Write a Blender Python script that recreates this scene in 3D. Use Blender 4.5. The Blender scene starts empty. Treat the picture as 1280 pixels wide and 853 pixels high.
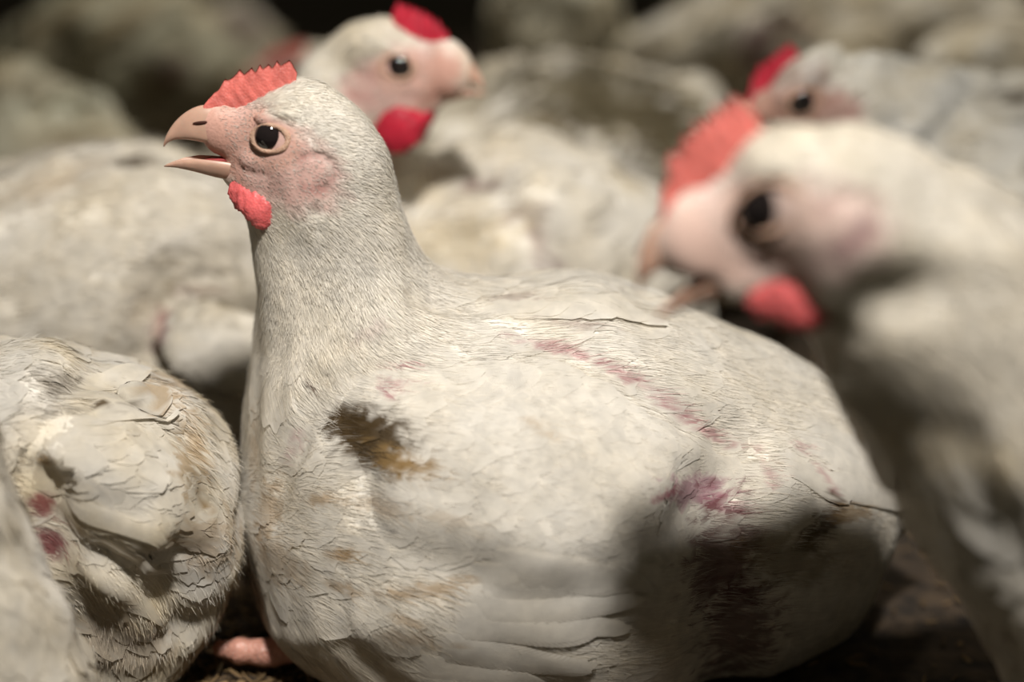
import bpy, math
import numpy as np
from mathutils import Vector

# ------------------------------------------------------------------ camera, world, lights
F_PX, W_PX, H_PX = 1970.0, 1280.0, 853.0
CAM_H, PITCH = 0.375, math.radians(20.0)
sc = bpy.context.scene
COL = sc.collection
cd = bpy.data.cameras.new('camera')
cam = bpy.data.objects.new('camera', cd)
COL.objects.link(cam)
cam.location = (0, 0, CAM_H)
cam.rotation_euler = (math.pi / 2 - PITCH, 0, 0)
cd.sensor_width = 36.0
cd.lens = F_PX / W_PX * 36.0
cd.clip_start = 0.01
cd.dof.use_dof = True
cd.dof.focus_distance = 0.64
cd.dof.aperture_fstop = 2.3
sc.camera = cam
sc.view_settings.view_transform = 'Standard'
sc.view_settings.look = 'None'
sc.view_settings.gamma = 1.0
sc.view_settings.use_curve_mapping = False
sc.view_settings.exposure = 0.0

wd = bpy.data.worlds.new('barn_air')
sc.world = wd
wd.use_nodes = True
wd.node_tree.nodes['Background'].inputs[0].default_value = (0.75, 0.70, 0.50, 1)
wd.node_tree.nodes['Background'].inputs[1].default_value = 0.06


def spot(name, loc, target, radius, power, color, cone, blend):
    ld = bpy.data.lights.new(name, 'SPOT')
    ld.energy = power; ld.color = color; ld.shadow_soft_size = radius
    ld.spot_size = math.radians(cone); ld.spot_blend = blend
    o = bpy.data.objects.new(name, ld); COL.objects.link(o)
    o.location = loc
    o.rotation_euler = (Vector(target) - Vector(loc)).to_track_quat('-Z', 'Y').to_euler()


spot('lamp_beam', (0.07, 0.0, 1.22), (-0.05, 0.68, 0.10), 0.05, 96.0, (1.0, 0.95, 0.88), 42.0, 1.0)
spot('background_fill_beam', (0.15, 1.6, 2.3), (0.18, 1.5, 0.0), 0.15, 135.0, (1.0, 0.93, 0.80), 44.0, 0.8)  # unseen fill spot, added to brighten the birds at the back

# ------------------------------------------------------------------ pixel to place
CR = np.array([1.0, 0, 0])
CF = np.array([0, math.cos(PITCH), -math.sin(PITCH)])
CU = np.array([0, math.sin(PITCH), math.cos(PITCH)])
CP = np.array([0, 0, CAM_H])


def ray(px, py):
    return CF + CR * ((px - W_PX / 2) / F_PX) - CU * ((py - H_PX / 2) / F_PX)


def at(px, py, Y):
    d = ray(px, py)
    return CP + d * (Y / d[1])


def mpp(px, py, Y):
    return Y / ray(px, py)[1] / F_PX


rng = np.random.default_rng(7)
PHS = rng.uniform(0, 6.28, (24,))
DIR = rng.normal(size=(24, 3))
DIR /= np.linalg.norm(DIR, axis=1)[:, None]


def noise(p, scale, octs=8, seed=0):
    """smooth pseudo noise in about -1..1 from sums of sines; scale in metres"""
    o = np.zeros(len(p), np.float32)
    for i in range(octs):
        j = (i * 5 + seed * 3) % 24
        k = 6.28 / (scale * (0.7 + 0.12 * i))
        o += np.sin(p @ DIR[j].astype(np.float32) * k + PHS[(j + seed) % 24] * 3 + 1.3 * np.sin(p @ DIR[(j + 7) % 24].astype(np.float32) * k * 0.7))
    return o / (octs * 0.55)


def sst(a, b, x):
    t = np.clip((x - a) / (b - a), 0, 1)
    return t * t * (3 - 2 * t)


# ------------------------------------------------------------------ implicit shapes
def self_scaled(A):
    return abs(abs(np.linalg.det(A)) - 1) > 1e-3


class Shape:
    def __init__(self, ground=True):
        self.p = []
        self.ground = ground
        self.creases = []
        self.lump = (0.0, 0.03, 0)

    def cap(self, a, b, ra, rb, k=0.02, flow=None, frame=None, scale=None):
        a = np.array(a, float); b = np.array(b, float)
        if flow is None:
            flow = (b - a)
        flow = np.array(flow, float); flow = flow / (np.linalg.norm(flow) + 1e-9)
        A = np.eye(3) if frame is None else np.array(frame, float)      # rows are axes
        if scale is not None:
            A = np.diag(1 / np.array(scale, float)) @ A
        self.p.append((a, b, ra, rb, k, flow, A))

    def one(self, q, c):
        a, b, ra, rb, k, flow, A = c
        A = A.astype(np.float32)
        x = (q - a.astype(np.float32)) @ A.T
        ab = (A @ (b - a)).astype(np.float32)
        l = float(ab @ ab)
        t = np.clip(x @ ab / l, 0, 1) if l > 1e-12 else np.zeros(len(q), np.float32)
        return (np.linalg.norm(x - t[:, None] * ab, axis=1) - (ra + t * (rb - ra))) / np.float32(max(1.0, np.linalg.norm(A, axis=1).max() if self_scaled(A) else 1.0))

    def __call__(self, q, detail=True):
        q = q.astype(np.float32)
        d = None
        for c in self.p:
            e = self.one(q, c)
            if d is None:
                d = e
            else:
                k = c[4]
                h = np.clip(0.5 + 0.5 * (d - e) / k, 0, 1)
                d = d * (1 - h) + e * h - k * h * (1 - h)
        if detail and self.lump[0] > 0:
            d = d + self.lump[0] * noise(q, self.lump[1], 6, self.lump[2])
        if detail:
            for (pa, pb, w, dep) in self.creases:
                ab = (pb - pa).astype(np.float32)
                t = np.clip((q - pa.astype(np.float32)) @ ab / float(ab @ ab), 0, 1)
                dd = np.linalg.norm(q - pa.astype(np.float32) - t[:, None] * ab, axis=1)
                d = d + dep * np.exp(-(dd / w) ** 2)
        if self.ground:
            e = 0.004 - q[:, 2]
            k = 0.012
            h = np.clip(0.5 - 0.5 * (d - e) / k, 0, 1)
            d = d * (1 - h) + e * h + k * h * (1 - h)
        return d

    def grad(self, q, e=0.0006):
        q = q.astype(np.float32)
        K = np.array([[1, -1, -1], [-1, -1, 1], [-1, 1, -1], [1, 1, 1]], np.float32)
        g = np.zeros_like(q)
        for k in K:
            g += k * self(q + k * e)[:, None]
        return g / (4 * e)

    def hug(self, q, h, it=2):
        for _ in range(it):
            g = self.grad(q)
            m = np.linalg.norm(g, axis=1)
            m = np.maximum(m, 0.12)
            st = np.clip((self(q) - h) / m, -0.02, 0.02)
            q = q - g / m[:, None] * st[:, None]
        return q

    def flow(self, q):
        q = q.astype(np.float32)
        o = np.zeros_like(q)
        for c in self.p:
            w = np.exp(-np.clip(self.one(q, c) / 0.006, -6, 12))
            o += w[:, None] * c[5].astype(np.float32)
        return o / (np.linalg.norm(o, axis=1)[:, None] + 1e-9)

    def bounds(self, pad=0.012):
        lo = np.full(3, 9.); hi = np.full(3, -9.)
        for a, b, ra, rb, k, fl, A in self.p:
            S = np.linalg.inv(A)
            for c, r in ((a, ra), (b, rb)):
                ext = np.linalg.norm(S, axis=1) * r
                lo = np.minimum(lo, c - ext); hi = np.maximum(hi, c + ext)
        lo -= pad; hi += pad
        if self.ground:
            lo[2] = max(lo[2], -0.004)
        return lo, hi

    def march(self, px, py, tmax=3.0, t0=0.1):
        """first hit of the line through the photo point"""
        d = ray(px, py)
        d = d / np.linalg.norm(d)
        t = t0
        for _ in range(200):
            v = float(self((CP + d * t)[None], True)[0])
            if v < 0.0004:
                return CP + d * t
            t += max(v * 0.6, 0.0005)
            if t > tmax:
                return None
        return CP + d * t

    def wingless(self):
        return self

    def hit(self, o, d):
        o = np.array(o, float); d = np.array(d, float); d = d / np.linalg.norm(d)
        t = 0
        for _ in range(200):
            v = float(self((o + d * t)[None], True)[0])
            if v < 0.0002:
                break
            t += max(v * 0.5, 0.0003)
        return o + d * t

    def mesh(self, res):
        lo, hi = self.bounds()
        n = np.maximum(((hi - lo) / res).astype(int) + 2, 4)
        xs = [lo[i] + np.arange(n[i]) * res for i in range(3)]
        V = np.empty(n, np.float32)
        Y, Z = np.meshgrid(xs[1], xs[2], indexing='ij')
        yz = np.stack([Y.ravel(), Z.ravel()], 1)
        st = max(1, int(200000 / len(yz)))
        for i in range(0, n[0], st):
            xx = xs[0][i:i + st]
            q = np.concatenate([np.repeat(xx, len(yz))[:, None], np.tile(yz, (len(xx), 1))], 1)
            V[i:i + st] = self(q).reshape(len(xx), n[1], n[2])
        s = V < 0
        cnt = np.zeros(n - 1, np.int8)
        cs = [(a, b, c) for a in (0, 1) for b in (0, 1) for c in (0, 1)]
        sl = lambda M, c: M[c[0]:n[0] - 1 + c[0], c[1]:n[1] - 1 + c[1], c[2]:n[2] - 1 + c[2]]
        for c in cs:
            cnt += sl(s, c)
        act = (cnt > 0) & (cnt < 8)
        ii = np.argwhere(act)
        idx = np.full(n - 1, -1, np.int64)
        idx[act] = np.arange(len(ii))
        acc = np.zeros((len(ii), 3)); w = np.zeros(len(ii))
        for a in cs:
            for ax in range(3):
                if a[ax] == 0:
                    b = list(a); b[ax] = 1
                    va = V[ii[:, 0] + a[0], ii[:, 1] + a[1], ii[:, 2] + a[2]]
                    vb = V[ii[:, 0] + b[0], ii[:, 1] + b[1], ii[:, 2] + b[2]]
                    m = (va < 0) != (vb < 0)
                    t = np.where(m, va / np.where(m, va - vb, 1), 0)
                    p = np.array(a, float)[None] + np.outer(t, np.array(b) - np.array(a))
                    acc += p * m[:, None]; w += m
        P = lo + (ii + acc / w[:, None]) * res
        P0 = P
        P = P0 + np.clip(self.hug(P, 0.0, 1) - P0, -res, res)
        faces = []
        for ax in range(3):
            o1, o2 = (ax + 1) % 3, (ax + 2) % 3
            sa = [slice(None)] * 3; sb = [slice(None)] * 3
            sa[ax] = slice(0, n[ax] - 1); sb[ax] = slice(1, n[ax])
            ch = s[tuple(sa)] != s[tuple(sb)]
            e = np.argwhere(ch)
            ok = (e[:, o1] > 0) & (e[:, o2] > 0) & (e[:, o1] < n[o1] - 1) & (e[:, o2] < n[o2] - 1)
            e = e[ok]
            q = []
            for d1, d2 in ((1, 1), (0, 1), (0, 0), (1, 0)):
                c = e.copy(); c[:, o1] -= d1; c[:, o2] -= d2
                q.append(idx[c[:, 0], c[:, 1], c[:, 2]])
            q = np.stack(q, 1)
            fl = ~s[e[:, 0], e[:, 1], e[:, 2]]
            q[fl] = q[fl][:, ::-1]
            faces.append(q)
        return P, np.concatenate(faces)


# ------------------------------------------------------------------ mesh makers
def make_obj(name, V, Fq, mat, parent=None, col=None, uv=None, smooth=True):
    V = np.asarray(V, np.float32)
    o0 = np.array(parent_world(parent)) if parent is not None else np.zeros(3)
    V = (V - o0).astype(np.float32)
    me = bpy.data.meshes.new(name)
    if isinstance(Fq, np.ndarray):
        k = Fq.shape[1]
        me.vertices.add(len(V)); me.vertices.foreach_set('co', V.ravel())
        me.loops.add(Fq.size); me.loops.foreach_set('vertex_index', Fq.astype(np.int32).ravel())
        me.polygons.add(len(Fq)); me.polygons.foreach_set('loop_start', (np.arange(len(Fq)) * k).astype(np.int32))
        me.update(calc_edges=True)
        li = Fq.ravel()
    else:
        me.from_pydata([tuple(v) for v in V], [], Fq)
        li = np.array([i for f in Fq for i in f])
    if col is not None:
        ca = me.color_attributes.new('Col', 'FLOAT_COLOR', 'POINT')
        c4 = np.ones((len(V), 4), np.float32); c4[:, :3] = np.clip(col, 0, 1)
        ca.data.foreach_set('color', c4.ravel())
    if uv is not None:
        ul = me.uv_layers.new(name='UVMap')
        ul.data.foreach_set('uv', uv[li].astype(np.float32).ravel())
    if smooth:
        me.polygons.foreach_set('use_smooth', np.ones(len(me.polygons), bool))
    me.materials.append(mat)
    me.validate()
    me.update()
    ob = bpy.data.objects.new(name, me)
    COL.objects.link(ob)
    if parent is not None:
        ob.parent = parent
    return ob


def parent_world(o):
    v = Vector((0, 0, 0))
    while o is not None:
        v = v + o.location
        o = o.parent
    return v


def blades(P, D, N, L, W, rows, cols, fit=None, h0=0.0, h1=0.001, camber=0.0, jag=0.06, taper=0.0, arc=0.35, bend=None, bow=0.0, rise=0.0, tol=1.0):
    """many feathers at once: root P, direction D, normal N"""
    n = len(P)
    D = D - N * np.sum(D * N, 1)[:, None]
    D /= np.linalg.norm(D, axis=1)[:, None] + 1e-9
    S = np.cross(N, D)
    if bend is not None:                     # turns the blade on edge
        S = S * np.cos(bend)[:, None] + N * np.sin(bend)[:, None]
    v = np.linspace(0, 1, rows + 1)
    s = np.linspace(-1, 1, cols + 1)
    vv, ss = np.meshgrid(v, s, indexing='ij')
    jt = rng.uniform(-1, 1, (n, 1, cols + 1)) * jag
    along = vv[None] * (1 - arc * np.abs(ss[None]) ** 2.4 + jt)
    wide = (0.35 + 0.65 * sst(0, 0.35, vv)) * (1 - taper * vv)
    wide = wide[None] * ss[None] * np.ones((n, 1, 1))
    L = np.broadcast_to(L, n); W = np.broadcast_to(W, n)
    h0 = np.broadcast_to(h0, n); h1 = np.broadcast_to(h1, n)
    Q = P[:, None, None] + D[:, None, None] * (along * L[:, None, None])[..., None] + S[:, None, None] * ((wide * W[:, None, None]) + bow * (L[:, None, None] * (vv * (1 - vv))[None]))[..., None]
    hh = h0[:, None, None] + h1[:, None, None] * (vv ** 1.5)[None] + rise * sst(0, 0.3, vv)[None] - camber * (ss ** 2)[None] * np.ones((n, 1, 1))
    if fit is not None:
        Q0 = Q
        Q = fit.hug(Q.reshape(-1, 3), hh.ravel(), 2).reshape(Q.shape)
        if rows > 2:                         # leave out any blade that could not follow the surface
            bad = np.abs(fit(Q.reshape(-1, 3)) - hh.ravel()).reshape(n, -1).max(1) > 0.002 * tol
            e1 = np.linalg.norm(np.diff(Q, axis=1), axis=-1).reshape(n, -1).max(1)
            e2 = np.linalg.norm(np.diff(Q, axis=2), axis=-1).reshape(n, -1).max(1)
            bad |= (e1 > 2.2 * tol * L / rows) | (e2 > tol * (2.2 * np.maximum(2 * W / cols, 0.25 * L / cols) + 0.0012))
            Q[bad] = Q[bad].mean(axis=(1, 2), keepdims=True) - N[bad][:, None, None] * 0.01
    else:
        Q = Q + N[:, None, None] * hh[..., None]
    m = (rows + 1) * (cols + 1)
    base = np.arange(rows)[:, None] * (cols + 1) + np.arange(cols)[None]
    base = base.ravel()
    f1 = np.stack([base, base + 1, base + cols + 2, base + cols + 1], 1)
    F = (np.arange(n)[:, None, None] * m + f1[None]).reshape(-1, 4)
    uv = np.broadcast_to(np.stack([ss * 0.5 + 0.5, vv], -1)[None], (n, rows + 1, cols + 1, 2)).reshape(-1, 2)
    return Q.reshape(-1, 3), F, uv


def sample(V, F, n, dens=None):
    a, b, c, d = (V[F[:, i]] for i in range(4))
    ar = np.linalg.norm(np.cross(c - a, d - b), axis=1) * 0.5
    if dens is not None:
        ar = ar * dens((a + b + c + d) / 4)
    ar = ar / ar.sum()
    f = rng.choice(len(F), n, p=ar)
    u = rng.uniform(size=(n, 1)); w = rng.uniform(size=(n, 1))
    return (a[f] * (1 - u) + b[f] * u) * (1 - w) + (d[f] * (1 - u) + c[f] * u) * w


# ------------------------------------------------------------------ materials
def nodes(name):
    m = bpy.data.materials.new(name)
    m.use_nodes = True
    nt = m.node_tree
    return m, nt, nt.nodes['Principled BSDF']


def N(nt, t, **kw):
    n = nt.nodes.new(t)
    for k, v in kw.items():
        setattr(n, k, v)
    return n


def plumage_material(name, bump=0.3, barb=False, transl=0.22, skin=False):
    m, nt, b = nodes(name)
    at_ = N(nt, 'ShaderNodeAttribute', attribute_name='Col')
    tc = N(nt, 'ShaderNodeTexCoord')
    nz = N(nt, 'ShaderNodeTexNoise')
    nz.inputs['Scale'].default_value = 160 if not skin else 900
    nz.inputs['Detail'].default_value = 5
    nt.links.new(tc.outputs['Object'], nz.inputs['Vector'])
    mx = N(nt, 'ShaderNodeMix', data_type='RGBA', blend_type='MULTIPLY')
    mx.inputs['Factor'].default_value = 0.6
    mr = N(nt, 'ShaderNodeMapRange')
    mr.inputs['From Min'].default_value = 0.3; mr.inputs['From Max'].default_value = 0.7
    mr.inputs['To Min'].default_value = 0.8; mr.inputs['To Max'].default_value = 1.08
    nt.links.new(nz.outputs['Fac'], mr.inputs['Value'])
    nt.links.new(at_.outputs['Color'], mx.inputs['A'])
    nt.links.new(mr.outputs['Result'], mx.inputs['B'])
    nt.links.new(mx.outputs['Result'], b.inputs['Base Color'])
    b.inputs['Roughness'].default_value = 0.65
    b.inputs['Specular IOR Level'].default_value = 0.25
    bp = N(nt, 'ShaderNodeBump')
    bp.inputs['Strength'].default_value = bump
    bp.inputs['Distance'].default_value = 0.0006
    if barb:
        uv = N(nt, 'ShaderNodeUVMap')
        sp = N(nt, 'ShaderNodeSeparateXYZ')
        nt.links.new(uv.outputs['UV'], sp.inputs[0])
        a = N(nt, 'ShaderNodeMath', operation='SUBTRACT'); a.inputs[1].default_value = 0.5
        ab = N(nt, 'ShaderNodeMath', operation='ABSOLUTE')
        ml = N(nt, 'ShaderNodeMath', operation='MULTIPLY'); ml.inputs[1].default_value = 0.9
        sb = N(nt, 'ShaderNodeMath', operation='SUBTRACT')
        fr = N(nt, 'ShaderNodeMath', operation='MULTIPLY'); fr.inputs[1].default_value = 190
        sn = N(nt, 'ShaderNodeMath', operation='SINE')
        nt.links.new(sp.outputs['X'], a.inputs[0]); nt.links.new(a.outputs[0], ab.inputs[0])
        nt.links.new(ab.outputs[0], ml.inputs[0]); nt.links.new(sp.outputs['Y'], sb.inputs[0])
        nt.links.new(ml.outputs[0], sb.inputs[1]); nt.links.new(sb.outputs[0], fr.inputs[0])
        nt.links.new(fr.outputs[0], sn.inputs[0])
        ad = N(nt, 'ShaderNodeMath', operation='MULTIPLY_ADD'); ad.inputs[1].default_value = 0.25
        nt.links.new(sn.outputs[0], ad.inputs[0]); nt.links.new(nz.outputs['Fac'], ad.inputs[2])
        nt.links.new(ad.outputs[0], bp.inputs['Height'])
    else:
        nt.links.new(nz.outputs['Fac'], bp.inputs['Height'])
    nt.links.new(bp.outputs['Normal'], b.inputs['Normal'])
    if transl > 0:
        tr = N(nt, 'ShaderNodeBsdfTranslucent')
        nt.links.new(mx.outputs['Result'], tr.inputs['Color'])
        ms = N(nt, 'ShaderNodeMixShader'); ms.inputs[0].default_value = transl
        out = nt.nodes['Material Output']
        nt.links.new(b.outputs[0], ms.inputs[1]); nt.links.new(tr.outputs[0], ms.inputs[2])
        nt.links.new(ms.outputs[0], out.inputs['Surface'])
    if skin:
        b.inputs['Roughness'].default_value = 0.5
        b.inputs['Specular IOR Level'].default_value = 0.3
    return m


def plain(name, col, rough=0.5, spec=0.4, bump=0.0, bscale=900, sss=0.0, var=0.25, vscale=150, coat=0.0):
    m, nt, b = nodes(name)
    tc = N(nt, 'ShaderNodeTexCoord')
    nz = N(nt, 'ShaderNodeTexNoise'); nz.inputs['Scale'].default_value = vscale; nz.inputs['Detail'].default_value = 6
    nt.links.new(tc.outputs['Object'], nz.inputs['Vector'])
    rp = N(nt, 'ShaderNodeValToRGB')
    c = np.array(col)
    rp.color_ramp.elements[0].position = 0.3; rp.color_ramp.elements[1].position = 0.7
    rp.color_ramp.elements[0].color = (*np.clip(c * (1 - var), 0, 1), 1)
    rp.color_ramp.elements[1].color = (*np.clip(c * (1 + var), 0, 1), 1)
    nt.links.new(nz.outputs['Fac'], rp.inputs[0]); nt.links.new(rp.outputs[0], b.inputs['Base Color'])
    b.inputs['Roughness'].default_value = rough
    b.inputs['Specular IOR Level'].default_value = spec
    b.inputs['Coat Weight'].default_value = coat
    b.inputs['Coat Roughness'].default_value = 0.03
    if sss > 0:
        b.inputs['Subsurface Weight'].default_value = sss
        b.inputs['Subsurface Radius'].default_value = (1.0, 0.25, 0.15)
        b.inputs['Subsurface Scale'].default_value = 0.003
    if bump > 0:
        vz = N(nt, 'ShaderNodeTexVoronoi'); vz.inputs['Scale'].default_value = bscale
        nt.links.new(tc.outputs['Object'], vz.inputs['Vector'])
        bp = N(nt, 'ShaderNodeBump'); bp.inputs['Strength'].default_value = bump; bp.inputs['Distance'].default_value = 0.0008
        nt.links.new(vz.outputs['Distance'], bp.inputs['Height']); nt.links.new(bp.outputs[0], b.inputs['Normal'])
    return m


M_SKIN = plumage_material('feathered_skin', 0.35, False, 0.0, True)
M_FEATHER = plumage_material('white_feather', 0.15, True, 0.32)
M_DOWN = plumage_material('white_down', 0.0, False, 0.3)
M_COMB = plain('red_comb', (0.60, 0.15, 0.125), 0.5, 0.3, 0.22, 900, 0.15, 0.22)
M_COMB_DEEP = plain('crimson_wattle', (0.50, 0.02, 0.045), 0.45, 0.4, 0.4, 700, 0.2, 0.2)
M_WATTLE = plain('pink_wattle', (0.66, 0.13, 0.13), 0.42, 0.4, 0.25, 900, 0.25, 0.22)
M_BEAK = plain('horn_beak', (0.53, 0.33, 0.245), 0.38, 0.45, 0.0, 900, 0.15, 0.16, 90)
M_MOUTH = plain('mouth_lining', (0.30, 0.05, 0.05), 0.4, 0.5, 0.0, 900, 0.2, 0.2)
M_EYE = plain('dark_eye', (0.012, 0.009, 0.009), 0.05, 0.6, 0, 900, 0, 0.2, 90, 0.5)
M_IRIS = plain('brown_iris', (0.02, 0.013, 0.012), 0.12, 0.6, 0, 900, 0, 0.5, 1200, 1.0)
M_LID = plain('eyelid_skin', (0.50, 0.32, 0.23), 0.55, 0.3, 0.5, 1500, 0.1, 0.2)
M_NOSTRIL = plain('nostril_dark', (0.05, 0.02, 0.015), 0.8, 0.1)
M_TOE = plain('scaly_toe_skin', (0.50, 0.25, 0.19), 0.4, 0.5, 0.6, 500, 0.2, 0.2)
M_CLAW = plain('pale_claw', (0.60, 0.50, 0.40), 0.35, 0.5)

# ------------------------------------------------------------------ head template (units: 0.34 mm at scale 1)
U0 = 0.000335


class Head:
    def __init__(self, eye_px, eye_Y, yaw, pitch, scale, facing, roll=0.0, pink=1.0, crown=0.0):
        self.crown = crown
        """facing -1 looks to the left of the photo, +1 to the right; yaw>0 turns the beak to the viewer"""
        y, p = math.radians(yaw), math.radians(pitch)
        f = np.array([facing * math.cos(y) * math.cos(p), -math.sin(y) * math.cos(p), -math.sin(p)])
        up0 = np.array([0, 0, 1.0])
        l = np.cross(up0, f); l /= np.linalg.norm(l)
        u = np.cross(f, l)
        r = math.radians(roll)
        l2 = l * math.cos(r) + u * math.sin(r)
        u = np.cross(f, l2); l = l2
        self.f, self.l, self.u = f, l, u
        self.M = np.stack([f, l, u], 1)          # columns
        self.s = U0 * scale
        self.near = 1 if facing < 0 else -1      # side of the head towards the viewer
        self.O = at(*eye_px, eye_Y) - l * self.near * self.s * 40
        self.pink = pink

    def w(self, x, y, z):
        return self.O + self.M @ (np.array([x, y, z]) * self.s)

    def loc(self, q):
        return ((q - self.O) @ self.M) / self.s

    def add(self, S):
        fr = self.M.T
        s = self.s
        back = -self.f - 0.25 * self.u

        def c(a, b, ra, rb, k, sy, fl=back):
            S.cap(self.w(*a), self.w(*b), ra * s, rb * s, k * s, fl, fr, (1, sy, 1))
        cz = self.crown
        c((-24, 0, -10 + cz), (-24, 0, -10 + cz), 63, 63, 20, 0.72)
        c((-62, 0, -30 + cz), (-66, 0, -42 + cz), 66, 68, 30, 0.78)
        c((0, 0, -10), (58, 0, 6), 47, 31, 22, 0.66)
        c((58, 0, 14), (80, 0, 16), 24, 17, 8, 0.72)
        c((0, 0, -60), (-40, 0, -100), 44, 56, 24, 0.85)
        c((56, 0, -48), (30, 0, -52), 11, 22, 8, 0.8)
        c((30, 0, -52), (-28, 0, -66), 22, 44, 18, 0.78)
        for sg in (1, -1):
            c((-42, sg * 32, -46), (-62, sg * 33, -40), 17, 15, 8, 0.8)       # ear lobe
            c((22, sg * 34, 22), (-24, sg * 40, 26), 6, 7, 12, 0.9)           # brow
            c((30, sg * 26, -28), (-14, sg * 36, -36), 9, 9, 12, 0.9)         # cheek fold

    def bare(self, q):
        h = self.loc(q)
        a = np.sqrt(((h[:, 0] - 16) / 90) ** 2 + ((h[:, 2] + 26 - 0.35 * h[:, 0]) / 56) ** 2)
        return 1 - sst(0.8, 1.22, a + 0.10 * noise(h.astype(np.float32), 22, 5, 2))

    def color(self, q, base):
        h = self.loc(q).astype(np.float32)
        inhead = 1 - sst(105, 150, np.linalg.norm(h - np.array([-15, 0, -20], np.float32), axis=1))
        b = self.bare(q) * inhead * self.pink
        nz = noise(h, 14, 6, 4)[:, None]
        pink = np.array([0.57, 0.37, 0.325]) * (1 + 0.10 * nz)
        lob = np.exp(-(((h[:, 0] + 55) / 20) ** 2 + ((h[:, 2] + 58) / 17) ** 2))[:, None]
        ring = np.exp(-((np.hypot((h[:, 0] + 48) / 1.2, h[:, 2] + 42) - 20) / 4.5) ** 2)[:, None] * (h[:, 0] < -30)[:, None]
        frn = sst(25, 55, h[:, 0])[:, None]
        pink = pink * (1 - 0.55 * frn) + np.array([0.66, 0.34, 0.25]) * 0.55 * frn
        eyer = np.exp(-((np.hypot(h[:, 0], h[:, 2]) - 30) / 9) ** 2)[:, None]
        pink = pink * (1 - 0.35 * eyer) + np.array([0.56, 0.27, 0.17]) * 0.35 * eyer
        out = base * (1 - b[:, None]) + pink * b[:, None]
        rr = np.clip(0.22 * lob + 0.5 * ring, 0, 0.6) * inhead[:, None] * self.pink
        return out * (1 - rr) + np.array([0.40, 0.17, 0.15]) * rr

    def features(self, S, root, comb_h=1.0, comb_mat=None, wat_mat=None, wat=(1, 1, 0), open_=1.0, teeth=9, eye=1.0):
        s = self.s
        ek = eye
        comb_mat = comb_mat or M_COMB; wat_mat = wat_mat or M_WATTLE

        def put(name, L, F, mat, parent=root, **k):
            L = np.asarray(L, float)
            return make_obj(name, self.O + L @ (self.M * s).T, F, mat, parent, **k)
        # eyes
        for sg in (1, -1):
            hp = S.hit(self.w(0, sg * 90, 0), self.l * -sg)
            hy = abs(self.loc(hp[None])[0][1])
            th = np.linspace(0, math.pi, 19); ph = np.linspace(0, 2 * math.pi, 33)[:-1]
            T, Pm = np.meshgrid(th, ph, indexing='ij')

            def sph(r, cy, t0=0, t1=1, squash=0.75):
                TT = t0 + (t1 - t0) * T
                X = np.stack([r * np.sin(TT) * np.cos(Pm), sg * (cy + r * squash * np.cos(TT)), r * np.sin(TT) * np.sin(Pm)], -1).reshape(-1, 3)
                nn = 32
                i = np.arange(18)[:, None] * nn; j = np.arange(nn)[None]
                Fq = np.stack([i + j, i + (j + 1) % nn, i + nn + (j + 1) % nn, i + nn + j], -1).reshape(-1, 4)
                return X, Fq if sg < 0 else Fq[:, ::-1]
            X, Fq = sph(19 * ek, hy + 5.65 - 14.25 * ek, 0, 1)
            eye = put('eye', X, Fq, M_IRIS)
            X, Fq = sph(19.2 * ek, hy + 6.2 - 14.4 * ek, 0, 0.45, 0.76)
            put('pupil', X, Fq, M_EYE, eye)
            # eyelid ring
            a = np.linspace(0, 2 * math.pi, 49)[:-1]; b = np.linspace(0, 2 * math.pi, 13)[:-1]
            A, B = np.meshgrid(a, b, indexing='ij')
            R = 18.8 * ek + 0.8 * np.cos(2 * A); tr = 3.4 + 0.4 * np.sin(5 * A)
            r = R + tr * np.cos(B)
            X = np.stack([r * np.cos(A) * 1.10, sg * (hy - 1.5 + 0.12 * np.abs(r * 0) + tr * 0.8 * np.sin(B)), r * np.sin(A) * 0.84], -1).reshape(-1, 3)
            # follow the face
            WQ = self.O + X @ (self.M * s).T
            off = tr.ravel() * 0.75 * np.sin(B).ravel()
            on = S.hug(self.O + np.stack([X[:, 0], np.full(len(X), sg * (hy + 6)), X[:, 2]], 1) @ (self.M * s).T, 0.0, 2)
            X2 = self.loc(on); X2[:, 0] = X[:, 0]; X2[:, 2] = X[:, 2]; X2[:, 1] += sg * (off + 0.3)
            i = np.arange(48)[:, None]; j = np.arange(12)[None]
            Fq = np.stack([i * 12 + j, ((i + 1) % 48) * 12 + j, ((i + 1) % 48) * 12 + (j + 1) % 12, i * 12 + (j + 1) % 12], -1).reshape(-1, 4)
            put('eyelid', X2, Fq if sg < 0 else Fq[:, ::-1], M_LID, eye)
        # upper beak
        up = [(46, 34, -30, 14), (58, 36, -24, 15), (68, 37, -15, 15.5), (80, 38, -9, 15), (93, 35, -5, 13.5), (106, 28, -2, 11.5), (117, 19, -1, 8.5), (126, 8, -3, 5.5), (131, -1, -6, 3), (134, -9, -10, 0.8)]
        nb = 24
        rows = []
        for x, zt, zb, hw in up:
            a = np.linspace(0, 2 * math.pi, nb + 1)[:-1]
            cz, sx = np.cos(a), np.sin(a)
            zz = np.where(cz > 0, zb + (zt - zb) * (0.35 + 0.65 * np.abs(cz) ** 1.1), zb + (zt - zb) * 0.35 * (1 - np.abs(cz) ** 0.6))
            yy = hw * np.sign(sx) * np.abs(sx) ** 0.9 * np.where(cz > 0, 1, 1 - 0.05 * np.abs(cz))
            rows.append(np.stack([np.full(nb, x) - (x > 120) * 1.5 * (cz < 0), yy, zz], 1))
        V = np.concatenate(rows)
        Fs = []
        for i in range(len(up) - 1):
            for j in range(nb):
                Fs.append((i * nb + j, (i + 1) * nb + j, (i + 1) * nb + (j + 1) % nb, i * nb + (j + 1) % nb))
        Fs.append(tuple(range(nb))); Fs.append(tuple((len(up) - 1) * nb + j for j in reversed(range(nb))))
        ub = put('upper_beak', V, Fs, M_BEAK)
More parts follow.
